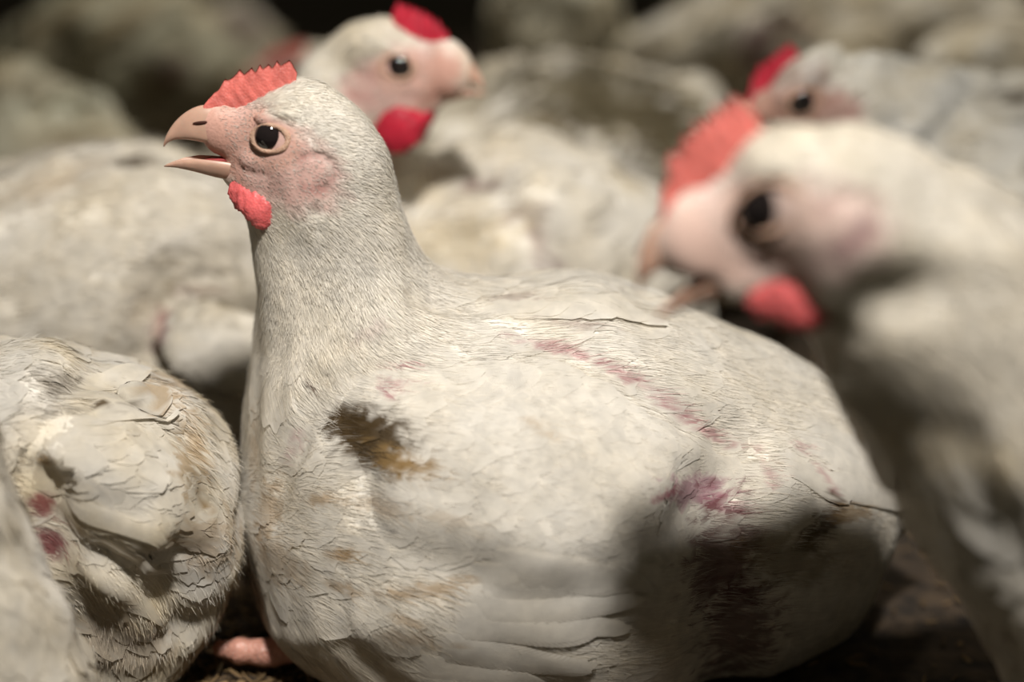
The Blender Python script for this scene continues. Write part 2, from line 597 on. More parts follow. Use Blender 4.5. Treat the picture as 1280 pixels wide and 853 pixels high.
        sd = ub.modifiers.new('round', 'SUBSURF'); sd.levels = 1; sd.render_levels = 2
        for sg in (1, -1):
            t = np.linspace(0, 2 * math.pi, 17)[:-1]
            rr = []
            for k_, q in ((1, 0), (0.6, 2.0), (0.1, 2.6)):
                rr.append(np.stack([82 + 11 * k_ * np.cos(t), sg * (13.5 + q * 0.6 + 0 * t) + sg * 0.9 * 0, 18.5 + 2.3 * k_ * np.sin(t)], 1))
            V = np.concatenate(rr)
            Fq = [(i * 16 + j, i * 16 + (j + 1) % 16, (i + 1) * 16 + (j + 1) % 16, (i + 1) * 16 + j) for i in range(2) for j in range(16)]
            Fq.append(tuple(32 + j for j in range(16)))
            put('nostril', V, Fq, M_NOSTRIL, ub)
        # lower beak: an open scoop with thickness
        lo = [(36, -36, -58, 13), (48, -35, -58, 14), (62, -31, -56, 14.5), (78, -28, -51, 13.5), (94, -25.5, -45, 11.5), (110, -26, -39.5, 8.5), (122, -28.5, -36, 5.5), (131, -31, -34.5, 3), (136, -33, -34, 0.8)]
        dz = (1 - open_)
        nb = 15
        V = []
        for x, zt, zb, hw in lo:
            sh = dz * 24 * max(0, (x - 40) / 95)
            a = np.linspace(-math.pi / 2, math.pi / 2, nb)
            outer = np.stack([np.full(nb, x), hw * np.sin(a), zt + sh - (zt - zb) * np.abs(np.cos(a)) ** 0.7], 1)
            th_ = min(2.5, hw * 0.35)
            inner = np.stack([np.full(nb, x), (hw - th_) * np.sin(a), zt + sh + 0.3 - max(0.0, (zt - zb) * 0.5 - th_) * np.abs(np.cos(a)) ** 0.8], 1)
            V += [outer, inner[::-1]]
        V = np.concatenate(V); m_ = nb * 2
        Fs = []
        for i in range(len(lo) - 1):
            for j in range(m_):
                Fs.append((i * m_ + j, i * m_ + (j + 1) % m_, (i + 1) * m_ + (j + 1) % m_, (i + 1) * m_ + j))
        Fs.append(tuple(reversed(range(m_)))); Fs.append(tuple((len(lo) - 1) * m_ + j for j in range(m_)))
        lb = put('lower_beak', V, Fs, M_BEAK)
        # mouth lining and tongue
        tg = Shape(False)
        tg.cap(self.w(38, 0, -30), self.w(92, 0, -32 + dz * 8), 12 * s, 5 * s, 0.001, None, self.M.T, (1, 1.0, 0.5))
        V, Fq = tg.mesh(0.0009)
        make_obj('tongue', V, Fq, M_MOUTH, root)
        # comb: a thin fleshy blade with teeth
        nc, nr = 90, 12
        t = np.linspace(0, 1, nc)
        bx = 97 - 127 * t
        bz = 33 + 0.6 * self.crown * t + 20 * np.sin(np.clip(t * 1.15, 0, 1) * math.pi / 2)
        top = comb_h * (6 + 20 * sst(0, 0.4, t) + 5 * t)
        saw = np.mod(t * teeth + 0.35 * np.sin(t * 9), 1)
        tooth = np.where(saw < 0.72, saw / 0.72, (1 - saw) / 0.28)
        amp = comb_h * 12 * sst(0.05, 0.35, t) * (0.35 + 0.65 * np.sin(t * 17 + .6) ** 2)
        top = top + amp * tooth - amp * 0.5
        top = top * sst(-0.02, 0.10, t) * (1 - sst(0.965, 1.03, t) * 0.75)
        V = []
        for sg in (1, -1):
            for r in range(nr + 1):
                k = r / nr
                thick = 7.5 * (1 - k) ** 0.7 + 1.1 * (1 - k ** 6)
                wob = 2.2 * np.sin(t * 11 + 1) * k
                nzv = 0.8 * np.sin(t * 60 + r * 1.3) * (1 - k)
                lean = -6 * k * t - 14 * k * (1 - t)
                V.append(np.stack([bx + lean, sg * (thick + nzv) * sst(0, .06, t) * (1 - 0.6 * sst(.95, 1, t)) + wob, bz - 16 + k * (top + 16)], 1))
        V = np.concatenate(V)
        g = (nr + 1) * nc
        Fs = []
        for side in (0, 1):
            for r in range(nr):
                for c in range(nc - 1):
                    q = (side * g + r * nc + c, side * g + r * nc + c + 1, side * g + (r + 1) * nc + c + 1, side * g + (r + 1) * nc + c)
                    Fs.append(q if side == 1 else q[::-1])
        for c in range(nc - 1):
            Fs.append((nr * nc + c, nr * nc + c + 1, g + nr * nc + c + 1, g + nr * nc + c))
        for r in range(nr):
            Fs.append((r * nc + nc - 1, (r + 1) * nc + nc - 1, g + (r + 1) * nc + nc - 1, g + r * nc + nc - 1)[::-1])
        put('comb', V, Fs, comb_mat)
        # wattles
        wx, wz, wt = wat
        for sg in (1, -1):
            W = Shape(False)
            yh = abs(self.loc(S.hit(self.w(20, sg * 90, -84), self.l * -sg)[None])[0][1])
            yh = min(max(yh - 1, 22), 42)
            a = self.w(52, sg * 13, -66); b = self.w(8 + 4 * wt, sg * yh, -62 - 33 * wz)
            W.cap(a, b, 7 * s, 20 * s * wx, 0.002, None, self.M.T, (1, 0.42, 1))
            W.cap(self.w(38, sg * 17, -74), self.w(16, sg * yh, -92 - 14 * (wz - 1)), 15 * s, 22 * s * wx, 0.004, None, self.M.T, (1, 0.42, 1))
            W.lump = (0.9 * s, 10 * s, 3)
            V, Fq = W.mesh(0.0012)
            make_obj('wattle', V, Fq, wat_mat, root)


# ------------------------------------------------------------------ bird
WHITE = np.array([0.80, 0.765, 0.70])
CREAM = np.array([0.72, 0.63, 0.46])


BIRDS = []


class Bird:
    def __init__(self, label, chain, res, head=None, group=None, name='broiler_chicken', lump=0.0018, seed=0, white=WHITE, dirt=0.3):
        """chain: (px, py, Y, r_px, squash) from neck to tail"""
        self.S = Shape(); self.head = head; self.white = white; self.dirt = dirt; self.seed = seed
        pts = [(at(c[0], c[1], c[2]), c[3] * mpp(c[0], c[1], c[2]), c[4] if len(c) > 4 else 0.022) for c in chain]
        if head:
            head.add(self.S)
        for (a, ra, k), (b, rb, k2) in zip(pts[:-1], pts[1:]):
            self.S.cap(a, b, ra, rb, k2)
        self.S.lump = (lump, 0.045 if lump < .0035 else 0.07, seed)
        if head:
            u = head.s

            def groove(pts, w, dp):
                for sg in (1, -1):
                    hs = [self.S.hit(head.w(x, sg * 90, z), head.l * -sg) for x, z in pts]
                    new = [(a, b, w * u, dp * u) for a, b in zip(hs[:-1], hs[1:])]
                    queue.extend(new)
            queue = []
            groove([(-48 + 24 * math.cos(a), -42 + 21 * math.sin(a)) for a in np.linspace(0.5, 4.6, 9)], 4.5, 2.2)
            groove([(44, -34), (30, -42), (10, -44)], 4, 2.5)
            groove([(20, 22), (0, 27), (-20, 20)], 4, 1.8)
            groove([(-62, -66), (-50, -90), (-46, -112)], 7, 3.0)
            self.S.creases += queue
        body = [p for p in pts if p[1] > 0.03] or pts
        cx = np.mean([p[0] for p in body], axis=0)
        r = bpy.data.objects.new(name, None); COL.objects.link(r)
        r.location = (cx[0], cx[1], 0.0)
        r['label'] = label; r['category'] = 'chicken'
        if group:
            r['group'] = group
        self.root = r; self.res = res; self.marks = []
        BIRDS.append(self)

    def mark(self, px, py, rx, ry, ang, col, strength=0.9, ragged=0.3, depth=0.05, shape=None):
        """a dirt, skin or painted shadow patch lying on the surface where the photo shows it"""
        h = (shape or self.S).march(px, py)
        if h is None:
            return
        m = np.linalg.norm(h - CP) / F_PX
        a = math.radians(ang)
        e1 = CR * math.cos(a) - CU * math.sin(a); e2 = CR * math.sin(a) + CU * math.cos(a)
        self.marks.append((h.astype(np.float32), np.stack([e1 / (rx * m), e2 / (ry * m), CF / depth]).astype(np.float32), np.array(col), strength, ragged))

    def color(self, q):
        q = q.astype(np.float32)
        n1 = noise(q, 0.05, 6, self.seed)[:, None]; n2 = noise(q, 0.012, 6, self.seed + 1)[:, None]
        t = np.clip(0.5 * self.dirt + 0.55 * self.dirt * n1 + 0.22 * self.dirt * n2, 0, 1)
        low = (1 - sst(0.0, 0.07, q[:, 2]))[:, None] * self.dirt
        t = np.clip(t + 0.6 * low, 0, 1)
        c = self.white * (1 - t) + CREAM * t
        if self.head:
            c = self.head.color(q, c)
        nr = noise(q, 0.006, 6, 3)
        for h, E, col, st, rg in self.marks:
            x = (q - h) @ E.T
            d = np.linalg.norm(x, axis=1) + rg * nr
            w = (1 - sst(0.65, 1.15, d))[:, None] * st
            c = c * (1 - w) + col * w
        return c

    def build(self, feathers=1500, fL=0.026, fW=0.009, down=9000, dL=0.006, dW=0.00025, fr=(4, 4), lift=0.0012, neck_y=None, hugs=None):
        V, F = self.S.mesh(self.res)
        hd = self.head
        self.V, self.F = V, F
        base = self.color(V)
        self.body = make_obj('body', V, F, M_SKIN, self.root, col=base)
        pts = np.array([p[0] for p in [(c[0], 0) for c in self.S.p]])

        def headness(q):
            if not hd:
                return np.zeros(len(q))
            h = hd.loc(q)
            return 1 - sst(100, 200, np.linalg.norm(h - np.array([-10, 0, -20]), axis=1))

        def neckness(q):
            """1 on head and upper neck, 0 on the trunk"""
            if not hd:
                return np.zeros(len(q))
            h = hd.loc(q)
            return 1 - sst(215, 330, np.linalg.norm(h - np.array([-20, 0, -10]), axis=1))
        # contour feathers on trunk
        if feathers:
            def dens(q):
                z = sst(0.002, 0.01, q[:, 2])
                return z * (1 - neckness(q)) + 1e-6
            P = sample(V, F, feathers, dens)
            self.lay(P, fL, fW, fr, lift, 'contour_feathers')
        # down / short feathers
        if down:
            hdens = 6.0
            def dens(q):
                z = sst(0.002, 0.01, q[:, 2])
                nk = neckness(q)
                d = z * (0.5 + hdens * nk)
                if hd:
                    d = d * (1 - 0.72 * hd.bare(q) * headness(q))
                    h = hd.loc(q)
                    d = d * (1 - (np.hypot(h[:, 0], h[:, 2]) < 25) * (headness(q) > 0.5))
                    d = d * (1 - ((h[:, 0] > 58) & (headness(q) > .5)))
                return d + 1e-9
            P = sample(V, F, down, dens)
            Nn = self.S.grad(P); Nn /= np.linalg.norm(Nn, axis=1)[:, None]
            D = self.S.flow(P) + rng.normal(size=P.shape) * 0.16
            nk = neckness(P); hn = headness(P)
            L = dL * (1 - 0.2 * nk - 0.25 * hn) * rng.uniform(0.6, 1.3, len(P))
            if hd:
                L = L * (1 - 0.62 * hd.bare(P) * hn)
            Q, Fq, uv = blades(P, D, Nn, L, dW * rng.uniform(0.6, 1.5, len(P)), 3, 1, self.S if hd else None, 0.0001, L * rng.uniform(0.06, 0.24, len(P)) if hd else L * 0.3,
                               0, 0.0, 0.85, 0.0, bend=rng.uniform(-.5, .5, len(P)))
            c = self.color(np.repeat(P, 8, 0))
            c = c * np.repeat(rng.uniform(0.92, 1.18, (len(P), 1)), 8, 0)
            if hd:
                b = (hd.bare(P) * hn)[:, None]; b = np.repeat(b, 8, 0)
                c = c * (1 - 0.6 * b) + self.white * 0.95 * 0.6 * b
            make_obj('down', Q, Fq, M_DOWN, self.root, col=c, uv=uv)
        return self

    def lay(self, P, L, W, fr, lift, name, S=None, parent=None, spread=0.15, h0=0.0002, flow=None, shade=0.06):
        S = S or self.S
        P = P[np.abs(S(P)) < 0.0012]
        Nn = S.grad(P); Nn /= np.linalg.norm(Nn, axis=1)[:, None]
        D = (S.flow(P) if flow is None else flow) + rng.normal(size=P.shape) * spread
        n = len(P)
        r = rng.uniform(0.7, 1.25, n)
        Q, Fq, uv = blades(P, D, Nn, L * r, W * r * rng.uniform(0.8, 1.15, n), fr[0], fr[1], S, h0 + rng.uniform(0, 0.0001, n), lift * rng.uniform(0.5, 1.4, n), 0.0002, 0.07, 0.12, 0.4)
        k = (fr[0] + 1) * (fr[1] + 1)
        c = self.color(Q)
        c = c * np.repeat(rng.uniform(1 - shade, 1 + shade, (n, 1)), k, 0)
        return make_obj(name, Q, Fq, M_FEATHER, parent or self.root, col=c, uv=uv)

    def silk(self, P, S, parent, L=0.011, W=0.00013, name='silky_barbs', lift=0.05, spread=0.10):
        P = P[np.abs(S(P)) < 0.004]
        P = S.hug(P, 0.0004, 2)
        Nn = S.grad(P); Nn /= np.linalg.norm(Nn, axis=1)[:, None]
        D = S.flow(P) + rng.normal(size=P.shape) * spread
        n = len(P)
        l = L * rng.uniform(0.5, 1.3, n)
        Q, Fq, uv = blades(P, D, Nn, l, W * rng.uniform(0.6, 1.5, n), 4, 1, S, 0.0007, l * lift * rng.uniform(0.3, 1.6, n), 0, 0, 0.85, 0, bend=rng.uniform(-0.8, 0.8, n))
        c = np.repeat(self.color(P) * rng.uniform(0.96, 1.2, (n, 1)), 10, 0)
        return make_obj(name, Q, Fq, M_DOWN, parent, col=c, uv=uv)

    def long_feathers(self, lines, name, S, parent, W, h0=0.001, dh=0.0006, lift=0.001, rows=14, cols=10, bow=0.0, shade=0.05, tol=3.0, rise=.0024):
        """lines: (px0,py0,px1,py1) of each quill, laid over the surface S"""
        P, E = [], []
        for a in lines:
            p = S.march(a[0], a[1]); e = S.march(a[2], a[3])
            if p is None or e is None:
                continue
            P.append(p); E.append(e)
        P = np.array(P); E = np.array(E)
        D = E - P; L = np.linalg.norm(D, axis=1)
        Nn = S.grad(P); Nn /= np.linalg.norm(Nn, axis=1)[:, None]
        nn = len(P)
        Q, Fq, uv = blades(P, D, Nn, L, W, rows, cols, S, h0 - rise + dh * np.arange(nn), lift, 0.0004, 0.02, 0.30, 0.22, bow=bow, rise=rise, tol=tol)
        c = self.color(Q) * np.repeat(rng.uniform(1 - shade, 1 + shade, (nn, 1)), (rows + 1) * (cols + 1), 0)
        return make_obj(name, Q, Fq, M_FEATHER, parent, col=c, uv=uv)


class WingShape(Shape):
    """a folded wing: the side of the body swollen outwards inside the wing's outline"""

    def __init__(self, S, chain, thick=0.007, edge=0.014, lump=0.0008):
        super().__init__()
        self.body = S
        self.p = S.p
        self.t, self.e, self.lm = thick, edge, lump
        self.k = []
        for px, py, r in chain:
            h = S.march(px, py)
            self.k.append((h.astype(np.float32), np.float32(r * np.linalg.norm(h - CP) / F_PX)))

    def g(self, q):
        q = q.astype(np.float32)
        d = np.full(len(q), 9, np.float32)
        for (a, ra), (b, rb) in zip(self.k[:-1], self.k[1:]):
            ab = b - a
            t = np.clip((q - a) @ ab / float(ab @ ab), 0, 1)
            d = np.minimum(d, np.linalg.norm(q - a - t[:, None] * ab, axis=1) - (ra + t * (rb - ra)))
        return d

    def __call__(self, q, detail=True):
        m = sst(0.0, self.e, -self.g(q))
        return self.body(q, detail) - (self.t + self.lm * noise(q.astype(np.float32), 0.035, 6, 9)) * m

    def flow(self, q):
        f = self.body.flow(q)
        a, b = self.k[0][0], self.k[-1][0]
        w = (b - a) / np.linalg.norm(b - a)
        m = sst(0.0, 0.01, -self.g(q))[:, None]
        return f * (1 - m) + w * m

    def patch(self, V, F):
        m = self.g(V) < 0.001
        keep = m[F].all(1)
        F2 = F[keep]
        ids = np.unique(F2)
        mp = np.full(len(V), -1); mp[ids] = np.arange(len(ids))
        return self.hug(V[ids], 0.0004, 3), mp[F2]

    def inside(self, P, m=0.002):
        return P[self.g(P) < -m]


BROWN = (0.09, 0.055, 0.02); TAN = (0.42, 0.27, 0.11); RAW = (0.42, 0.13, 0.16); WINE = (0.10, 0.02, 0.02); GREYB = (0.24, 0.18, 0.08)

# ================================================================== the chicken in focus
hh = Head((338, 172), 0.612, 3, 4, 1.0, -1)
hero = Bird('white chicken in sharp focus facing left with open beak and brown-stained shoulder',
            [(395, 232, .632, 66, .014), (416, 300, .635, 74, .02), (430, 385, .64, 80, .02), (475, 480, .64, 130, .03), (560, 622, .64, 252, .03),
             (700, 622, .645, 262, .03), (885, 640, .655, 222, .03), (1000, 602, .66, 116, .02), (1085, 618, .66, 50, .012), (1158, 640, .662, 7, .012)],
            0.0021, hh, lump=0.0015, seed=1, dirt=0.22)
S = hero.S


def crease(bird, pts, w, d, col=None, rx=10, st=0.7):
    hs = [bird.S.march(*p) for p in pts]      # (all points first, then the grooves)
    for a, b in zip(hs[:-1], hs[1:]):
        if a is None or b is None:
            continue
        bird.S.creases.append((a, b, w, d))
    if col is not None:
        for a, b in zip(pts[:-1], pts[1:]):
            L = math.hypot(b[0] - a[0], b[1] - a[1])
            bird.mark((a[0] + b[0]) / 2, (a[1] + b[1]) / 2, L * 0.55, rx, math.degrees(math.atan2(b[1] - a[1], b[0] - a[0])), col, st, 0.45)


crease(hero, [(655, 425), (740, 450), (800, 480), (860, 525), (915, 560)], 0.006, 0.004, RAW, 6, 0.6)
crease(hero, [(915, 570), (895, 640), (905, 760), (915, 852)], 0.016, 0.010)
crease(hero, [(520, 372), (545, 380), (600, 385)], 0.004, 0.004)
crease(hero, [(395, 480), (370, 560), (340, 640)], 0.006, 0.003)
HS = WingShape(S, [(475, 520, 60), (570, 590, 125), (680, 615, 140), (790, 610, 85), (870, 612, 18)], .009, .022)
for a in [(462, 548, 66, 38, 28, BROWN, .96, .35), (432, 532, 34, 28, 20, BROWN, .8, .5), (492, 575, 40, 18, 20, TAN, .7, .5), (497, 454, 26, 3, -8, RAW, .8, .3),
          (488, 480, 20, 6, 20, RAW, .5, .6), (484, 493, 14, 4, 30, RAW, .7, .4), (400, 622, 22, 9, 0, TAN, .6, .5), (423, 693, 16, 10, 0, TAN, .8, .5), (470, 632, 40, 12, 10, TAN, .35, .6),
          (492, 664, 7, 4, 20, (.05, .03, .02), .9, .2), (535, 735, 55, 9, -12, TAN, .6, .5), (430, 735, 30, 8, 15, TAN, .5, .5), (505, 775, 20, 8, 20, TAN, .5, .5),
          (520, 800, 50, 10, 10, TAN, .4, .5), (560, 650, 40, 9, 20, TAN, .25, .6), (675, 535, 34, 7, 30, TAN, .35, .5), (866, 612, 46, 20, 8, (.46, .24, .30), .75, .45), (835, 618, 18, 6, -20, RAW, .7, .5), (900, 628, 26, 14, 30, (.50, .22, .28), .7, .5),
          (335, 640, 16, 40, 10, TAN, .45, .6), (318, 560, 10, 50, 0, TAN, .35, .6), (345, 700, 40, 26, 30, TAN, .35, .7), (382, 480, 8, 8, 0, (.1, .05, .03), .8, .4), (365, 560, 6, 30, 15, RAW, .35, .6),
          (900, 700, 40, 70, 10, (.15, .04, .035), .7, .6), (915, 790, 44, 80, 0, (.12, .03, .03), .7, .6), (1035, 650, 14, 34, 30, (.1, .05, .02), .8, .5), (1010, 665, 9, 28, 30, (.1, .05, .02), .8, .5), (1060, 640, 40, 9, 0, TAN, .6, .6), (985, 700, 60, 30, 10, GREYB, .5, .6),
          (1000, 560, 14, 4, 40, RAW, .5, .5), (960, 590, 5, 26, -20, RAW, .5, .5), (1035, 600, 26, 4, 50, RAW, .4, .5), (640, 372, 36, 4, 0, (.35, .24, .2), .4, .6), (720, 405, 40, 4, 8, (.35, .24, .2), .5, .6),
          (455, 410, 30, 8, -30, (.6, .5, .47), .4, .5)]:
    hero.mark(*a, shape=HS)
hero.build(feathers=3000, fL=.024, fW=.0085, down=95000, dL=.0062, dW=.00020, fr=(6, 8), lift=.0006)
V, Fq = HS.patch(hero.V, hero.F)
wing = make_obj('wing', V, Fq, M_SKIN, hero.root, col=hero.color(V))
P = HS.inside(sample(V, Fq, 1700), .001)
hero.lay(HS.hug(P, 0, 2), .026, .009, (7, 8), .0006, 'covert_feathers', HS, wing, h0=0.0005)
hero.silk(HS.inside(sample(V, Fq, 12000), .001), HS, wing)
P = sample(hero.V, hero.F, 36000, lambda q: sst(.002, .01, q[:, 2]) * (np.linalg.norm(hh.loc(q), axis=1) > 260) * (HS.g(q) > 0) + 1e-9)
hero.silk(P, S, hero.root)
lines = []
for x0, y0, x1, y1 in ((440, 830, 600, 852), (470, 815, 700, 850), (500, 800, 765, 828), (520, 772, 800, 792), (540, 752, 815, 752), (545, 715, 846, 716), (575, 692, 858, 676), (585, 655, 874, 652), (620, 640, 886, 624)):   # lowest laid first
    lines.append((x0, y0, x1, y1))
hero.long_feathers(lines, 'flight_feathers', HS, wing, 0.0100, 0.0008, 0.00026, 0.0004)
lines = [(575 + 24 * i, 396 - 3 * i, 690 + 26 * i, 376 + 7 * i) for i in range(7)]
hero.long_feathers(lines, 'shoulder_feathers', S, hero.root, 0.007, 0.0006, 0.00012, 0.0012, bow=.25, rise=.0012)
lines = [(960, 520, 1075, 600), (985, 510, 1095, 590), (940, 560, 1080, 625), (1000, 560, 1120, 628), (1030, 545, 1140, 630), (1000, 600, 1135, 640), (1040, 580, 1150, 640)]
tailS = S
hero.long_feathers(lines, 'tail_feathers', S, hero.root, 0.007, 0.0006, 0.0002, 0.001)
hh.features(S, hero.root, comb_h=.86, wat=(.70, .86, 2.5))
# toe of the focused chicken on the litter
T = Shape(False)
tp = [at(360, 812, .603), at(335, 816, .603), at(300, 814, .603), at(276, 811, .603)]
dz = 0.012 - tp[2][2]
tp = [p + np.array([0, 0, 0]) for p in tp]
for i, (ra, rb) in enumerate(((.0062, .0058), (.0058, .0052), (.0052, .0036))):
    T.cap(tp[i], tp[i + 1], ra, rb, .002)
V, Fq = T.mesh(0.0009)
V = V.astype(float)
ax = (tp[3] - tp[0]) / np.linalg.norm(tp[3] - tp[0])
q = (V - tp[0]) @ ax
cen = tp[0] + np.outer(q, ax)
V = cen + (V - cen) * (1 + 0.07 * np.abs(np.sin(q / 0.0028))[:, None] - .03)
toe = make_obj('toe', V, Fq, M_TOE, hero.root)
T = Shape(False); T.cap(tp[3] + ax * -.001, tp[3] + ax * .006 + np.array([0, 0, -.001]), .0030, .0008, .001)
V, Fq = T.mesh(0.0007); make_obj('claw', V, Fq, M_CLAW, toe)

# ================================================================== left front chicken
A = Bird('dirty cream chicken at lower left showing its wing and two raw patches',
         [(-120, 560, .60, 120), (40, 590, .60, 150), (146, 622, .603, 138), (164, 690, .603, 114), (150, 780, .60, 100)], 0.0026, None, lump=.003, seed=5, white=WHITE * .93, dirt=0.75)
crease(A, [(55, 600), (56, 640), (58, 690), (110, 770)], 0.010, 0.008)
crease(A, [(60, 500), (120, 470), (190, 500), (240, 560)], 0.007, 0.004)
crease(A, [(130, 690), (200, 740), (230, 790)], 0.007, 0.004)
for a in [(55, 629, 20, 15, 0, (.25, .06, .06), .9, .3), (58, 677, 22, 18, 10, (.22, .05, .06), .9, .3), (70, 480, 26, 14, 0, BROWN, .55, .7), (128, 503, 9, 4, 0, BROWN, .9, .4), (66, 575, 14, 6, 10, TAN, .8, .4),
          (205, 490, 14, 30, -30, TAN, .6, .6), (240, 560, 12, 50, -10, TAN, .6, .6), (225, 530, 5, 16, -20, BROWN, .6, .6), (250, 600, 9, 24, -20, BROWN, .35, .6), (260, 680, 30, 40, 0, TAN, .45, .6), (150, 800, 60, 40, 0, TAN, .3, .7), (90, 510, 50, 6, 0, BROWN, .35, .8)]:
    A.mark(*a)
A.build(feathers=1500, fL=.021, fW=.008, down=16000, dL=.006, dW=.0002, fr=(5, 8), lift=.0010)
AS = WingShape(A.S, [(70, 600, 40), (110, 590, 80), (185, 620, 80), (240, 660, 40)], .007, .012)
V, Fq = AS.patch(A.V, A.F)
awo = make_obj('wing', V, Fq, M_SKIN, A.root, col=A.color(V))
P = sample(V, Fq, 520)
A.lay(AS.hug(P, 0, 2), .026, .009, (6, 8), .0010, 'covert_feathers', AS, awo)
A.silk(sample(A.V, A.F, 20000, lambda q: sst(.002, .01, q[:, 2]) + 1e-9), A.S, A.root)
A.long_feathers([(62, 660, 225, 775), (64, 648, 240, 755), (66, 640, 255, 725), (70, 630, 262, 695), (75, 615, 265, 660)], 'flight_feathers', AS, awo, .0042, .001, .0005, .0010, tol=1.6)
A.long_feathers([(20, 480, 90, 420), (60, 470, 150, 440), (80, 480, 190, 475), (90, 500, 215, 505), (60, 450, 130, 430), (95, 520, 232, 535)], 'shoulder_feathers', AS, A.root, .008, .001, .0004, .0018)

# ================================================================== far left front chicken
B = Bird('cream chicken cut by the left edge at the bottom, in front of the dirty one',
         [(-90, 480, .515, 60), (-110, 600, .505, 92), (-70, 760, .505, 115), (-20, 870, .505, 132)], 0.003, None, lump=.002, seed=9, dirt=.6)
crease(B, [(10, 690), (60, 720), (110, 790)], .006, .004)
B.build(feathers=900, fL=.024, fW=.008, down=9000, dL=.006, dW=.0002, fr=(5, 8), lift=.0010)

# ================================================================== left middle chicken
C_ = Bird('fluffy white chicken with its wing held out, behind the focused bird on the left',
          [(-60, 420, .82, 130), (60, 380, .82, 165, .03), (160, 350, .82, 152, .03), (220, 360, .82, 128, .03), (255, 430, .82, 94, .03)], 0.003, None, lump=.002, seed=12, dirt=.38)
for a in [(160, 202, 20, 9, 0, BROWN, .8, .5), (262, 335, 44, 6, -8, BROWN, .7, .6), (240, 362, 36, 10, 0, (.3, .2, .18), .5, .6), (203, 408, 14, 22, -20, RAW, .8, .5), (196, 430, 9, 12, 0, RAW, .7, .5), (205, 345, 8, 26, 20, GREYB, .5, .6),
          (280, 380, 70, 40, 0, GREYB, .35, .5), (60, 230, 60, 20, -20, TAN, .25, .7)]:  # wide grey-brown patch paints the focused bird's head and neck shadow
    C_.mark(*a)
crease(C_, [(310, 325), (260, 338), (215, 350), (195, 400), (190, 440)], .010, .012)
C_.build(feathers=700, fL=.022, fW=.009, down=26000, dL=.009, dW=.0003, fr=(4, 4), lift=.0012)
W1 = Shape()
p = [at(205, 418, .752), at(250, 425, .738), at(300, 445, .735), at(338, 462, .74)]
fr_ = np.array([p[3] - p[0], [0, 0, 0], [0, 0, 0]], float); fr_[0] /= np.linalg.norm(fr_[0])
nrm = np.array([0.1, -1, .45]); nrm -= fr_[0] * (nrm @ fr_[0]); nrm /= np.linalg.norm(nrm); fr_[2] = nrm; fr_[1] = np.cross(nrm, fr_[0])
mm = mpp(270, 440, .75)
for a, b, ra, rb in ((0, 1, 16, 38), (1, 2, 38, 40), (2, 3, 40, 20)):
    W1.cap(p[a], p[b], ra * mm, rb * mm, .006, None, fr_, (1, 1, .42))
V, Fq = W1.mesh(.0022)
cw = make_obj('wing', V, Fq, M_SKIN, C_.root, col=C_.color(V) * .5 + .5 * np.array([.74, .68, .54]))
P = sample(V, Fq, 260)
C_.lay(P, .024, .008, (6, 6), .0008, 'covert_feathers', W1, cw)
W2 = Shape()
p = [at(225, 475, .752), at(270, 500, .742), at(320, 520, .742)]
for a, b, ra, rb in ((0, 1, 20, 42), (1, 2, 42, 30)):
    W2.cap(p[a], p[b], ra * mm, rb * mm, .006, None, fr_, (1, 1, .42))
V, Fq = W2.mesh(.0022)
cw = make_obj('thigh', V, Fq, M_SKIN, C_.root, col=C_.color(V) * .5 + .5 * np.array([.74, .68, .54]))
P = sample(V, Fq, 260)
C_.lay(P, .02, .008, (6, 6), .0008, 'thigh_feathers', W2, cw)

# ================================================================== second chicken with its head turned right
hg = Head((497, 84), .79, 14, 13, 0.97, 1)
G = Bird('white chicken looking right with crimson comb and wattle, behind the focused bird',
         [(430, 130, .82, 58, .014), (432, 200, .83, 66), (450, 290, .85, 90), (520, 360, .86, 130, .03), (650, 340, .87, 160, .03), (760, 360, .88, 120, .03), (840, 400, .89, 40)], 0.0028, hg, lump=.003, seed=14, dirt=.5)
crease(G, [(530, 350), (580, 320), (640, 270), (680, 300), (700, 350)], .010, .007)
crease(G, [(500, 260), (540, 235), (600, 228)], .010, .006)
for a in [(602, 234, 24, 9, 0, (.25, .16, .14), .8, .5), (640, 272, 36, 12, -30, (.28, .2, .14), .7, .6), (672, 300, 12, 30, -20, (.28, .18, .15), .6, .6), (685, 345, 14, 20, 0, (.32, .22, .2), .6, .6), (560, 300, 80, 30, -10, CREAM, .7, .6)]:
    G.mark(*a)
G.build(feathers=700, fL=.026, fW=.01, down=24000, dL=.008, dW=.00035, fr=(4, 4), lift=.0018)
hg.features(G.S, G.root, eye=1.15, comb_h=1.15, comb_mat=M_COMB_DEEP, wat_mat=M_COMB_DEEP, wat=(1.6, 1.1, 2), open_=.25, teeth=10)

# ================================================================== big blurred chicken on the right, close to the lens
hl = Head((957, 262), .452, -2, 36, 1.06, -1, roll=4, pink=.7, crown=-11)
Lb = Bird('large blurred chicken at the right in front, pink comb, facing left',
          [(1050, 285, .475, 84, .014), (1125, 335, .48, 108), (1210, 430, .485, 145), (1368, 556, .49, 220, .03), (1500, 690, .49, 262, .03), (1600, 760, .50, 240)], 0.003, hl, lump=.003, seed=17, dirt=.3)
crease(Lb, [(1060, 420), (1100, 380), (1160, 370)], .008, .006)
for a in [(1065, 300, 20, 40, 30, (.30, .17, .18), .6, .5), (1200, 560, 90, 40, 20, CREAM, .7, .6)]:
    Lb.mark(*a)
Lb.build(feathers=1100, fL=.026, fW=.01, down=26000, dL=.008, dW=.0003, fr=(4, 4), lift=.002)
hl.features(Lb.S, Lb.root, comb_h=1.3, wat=(.95, .8, 3), open_=1.15, eye=1.3, teeth=8)

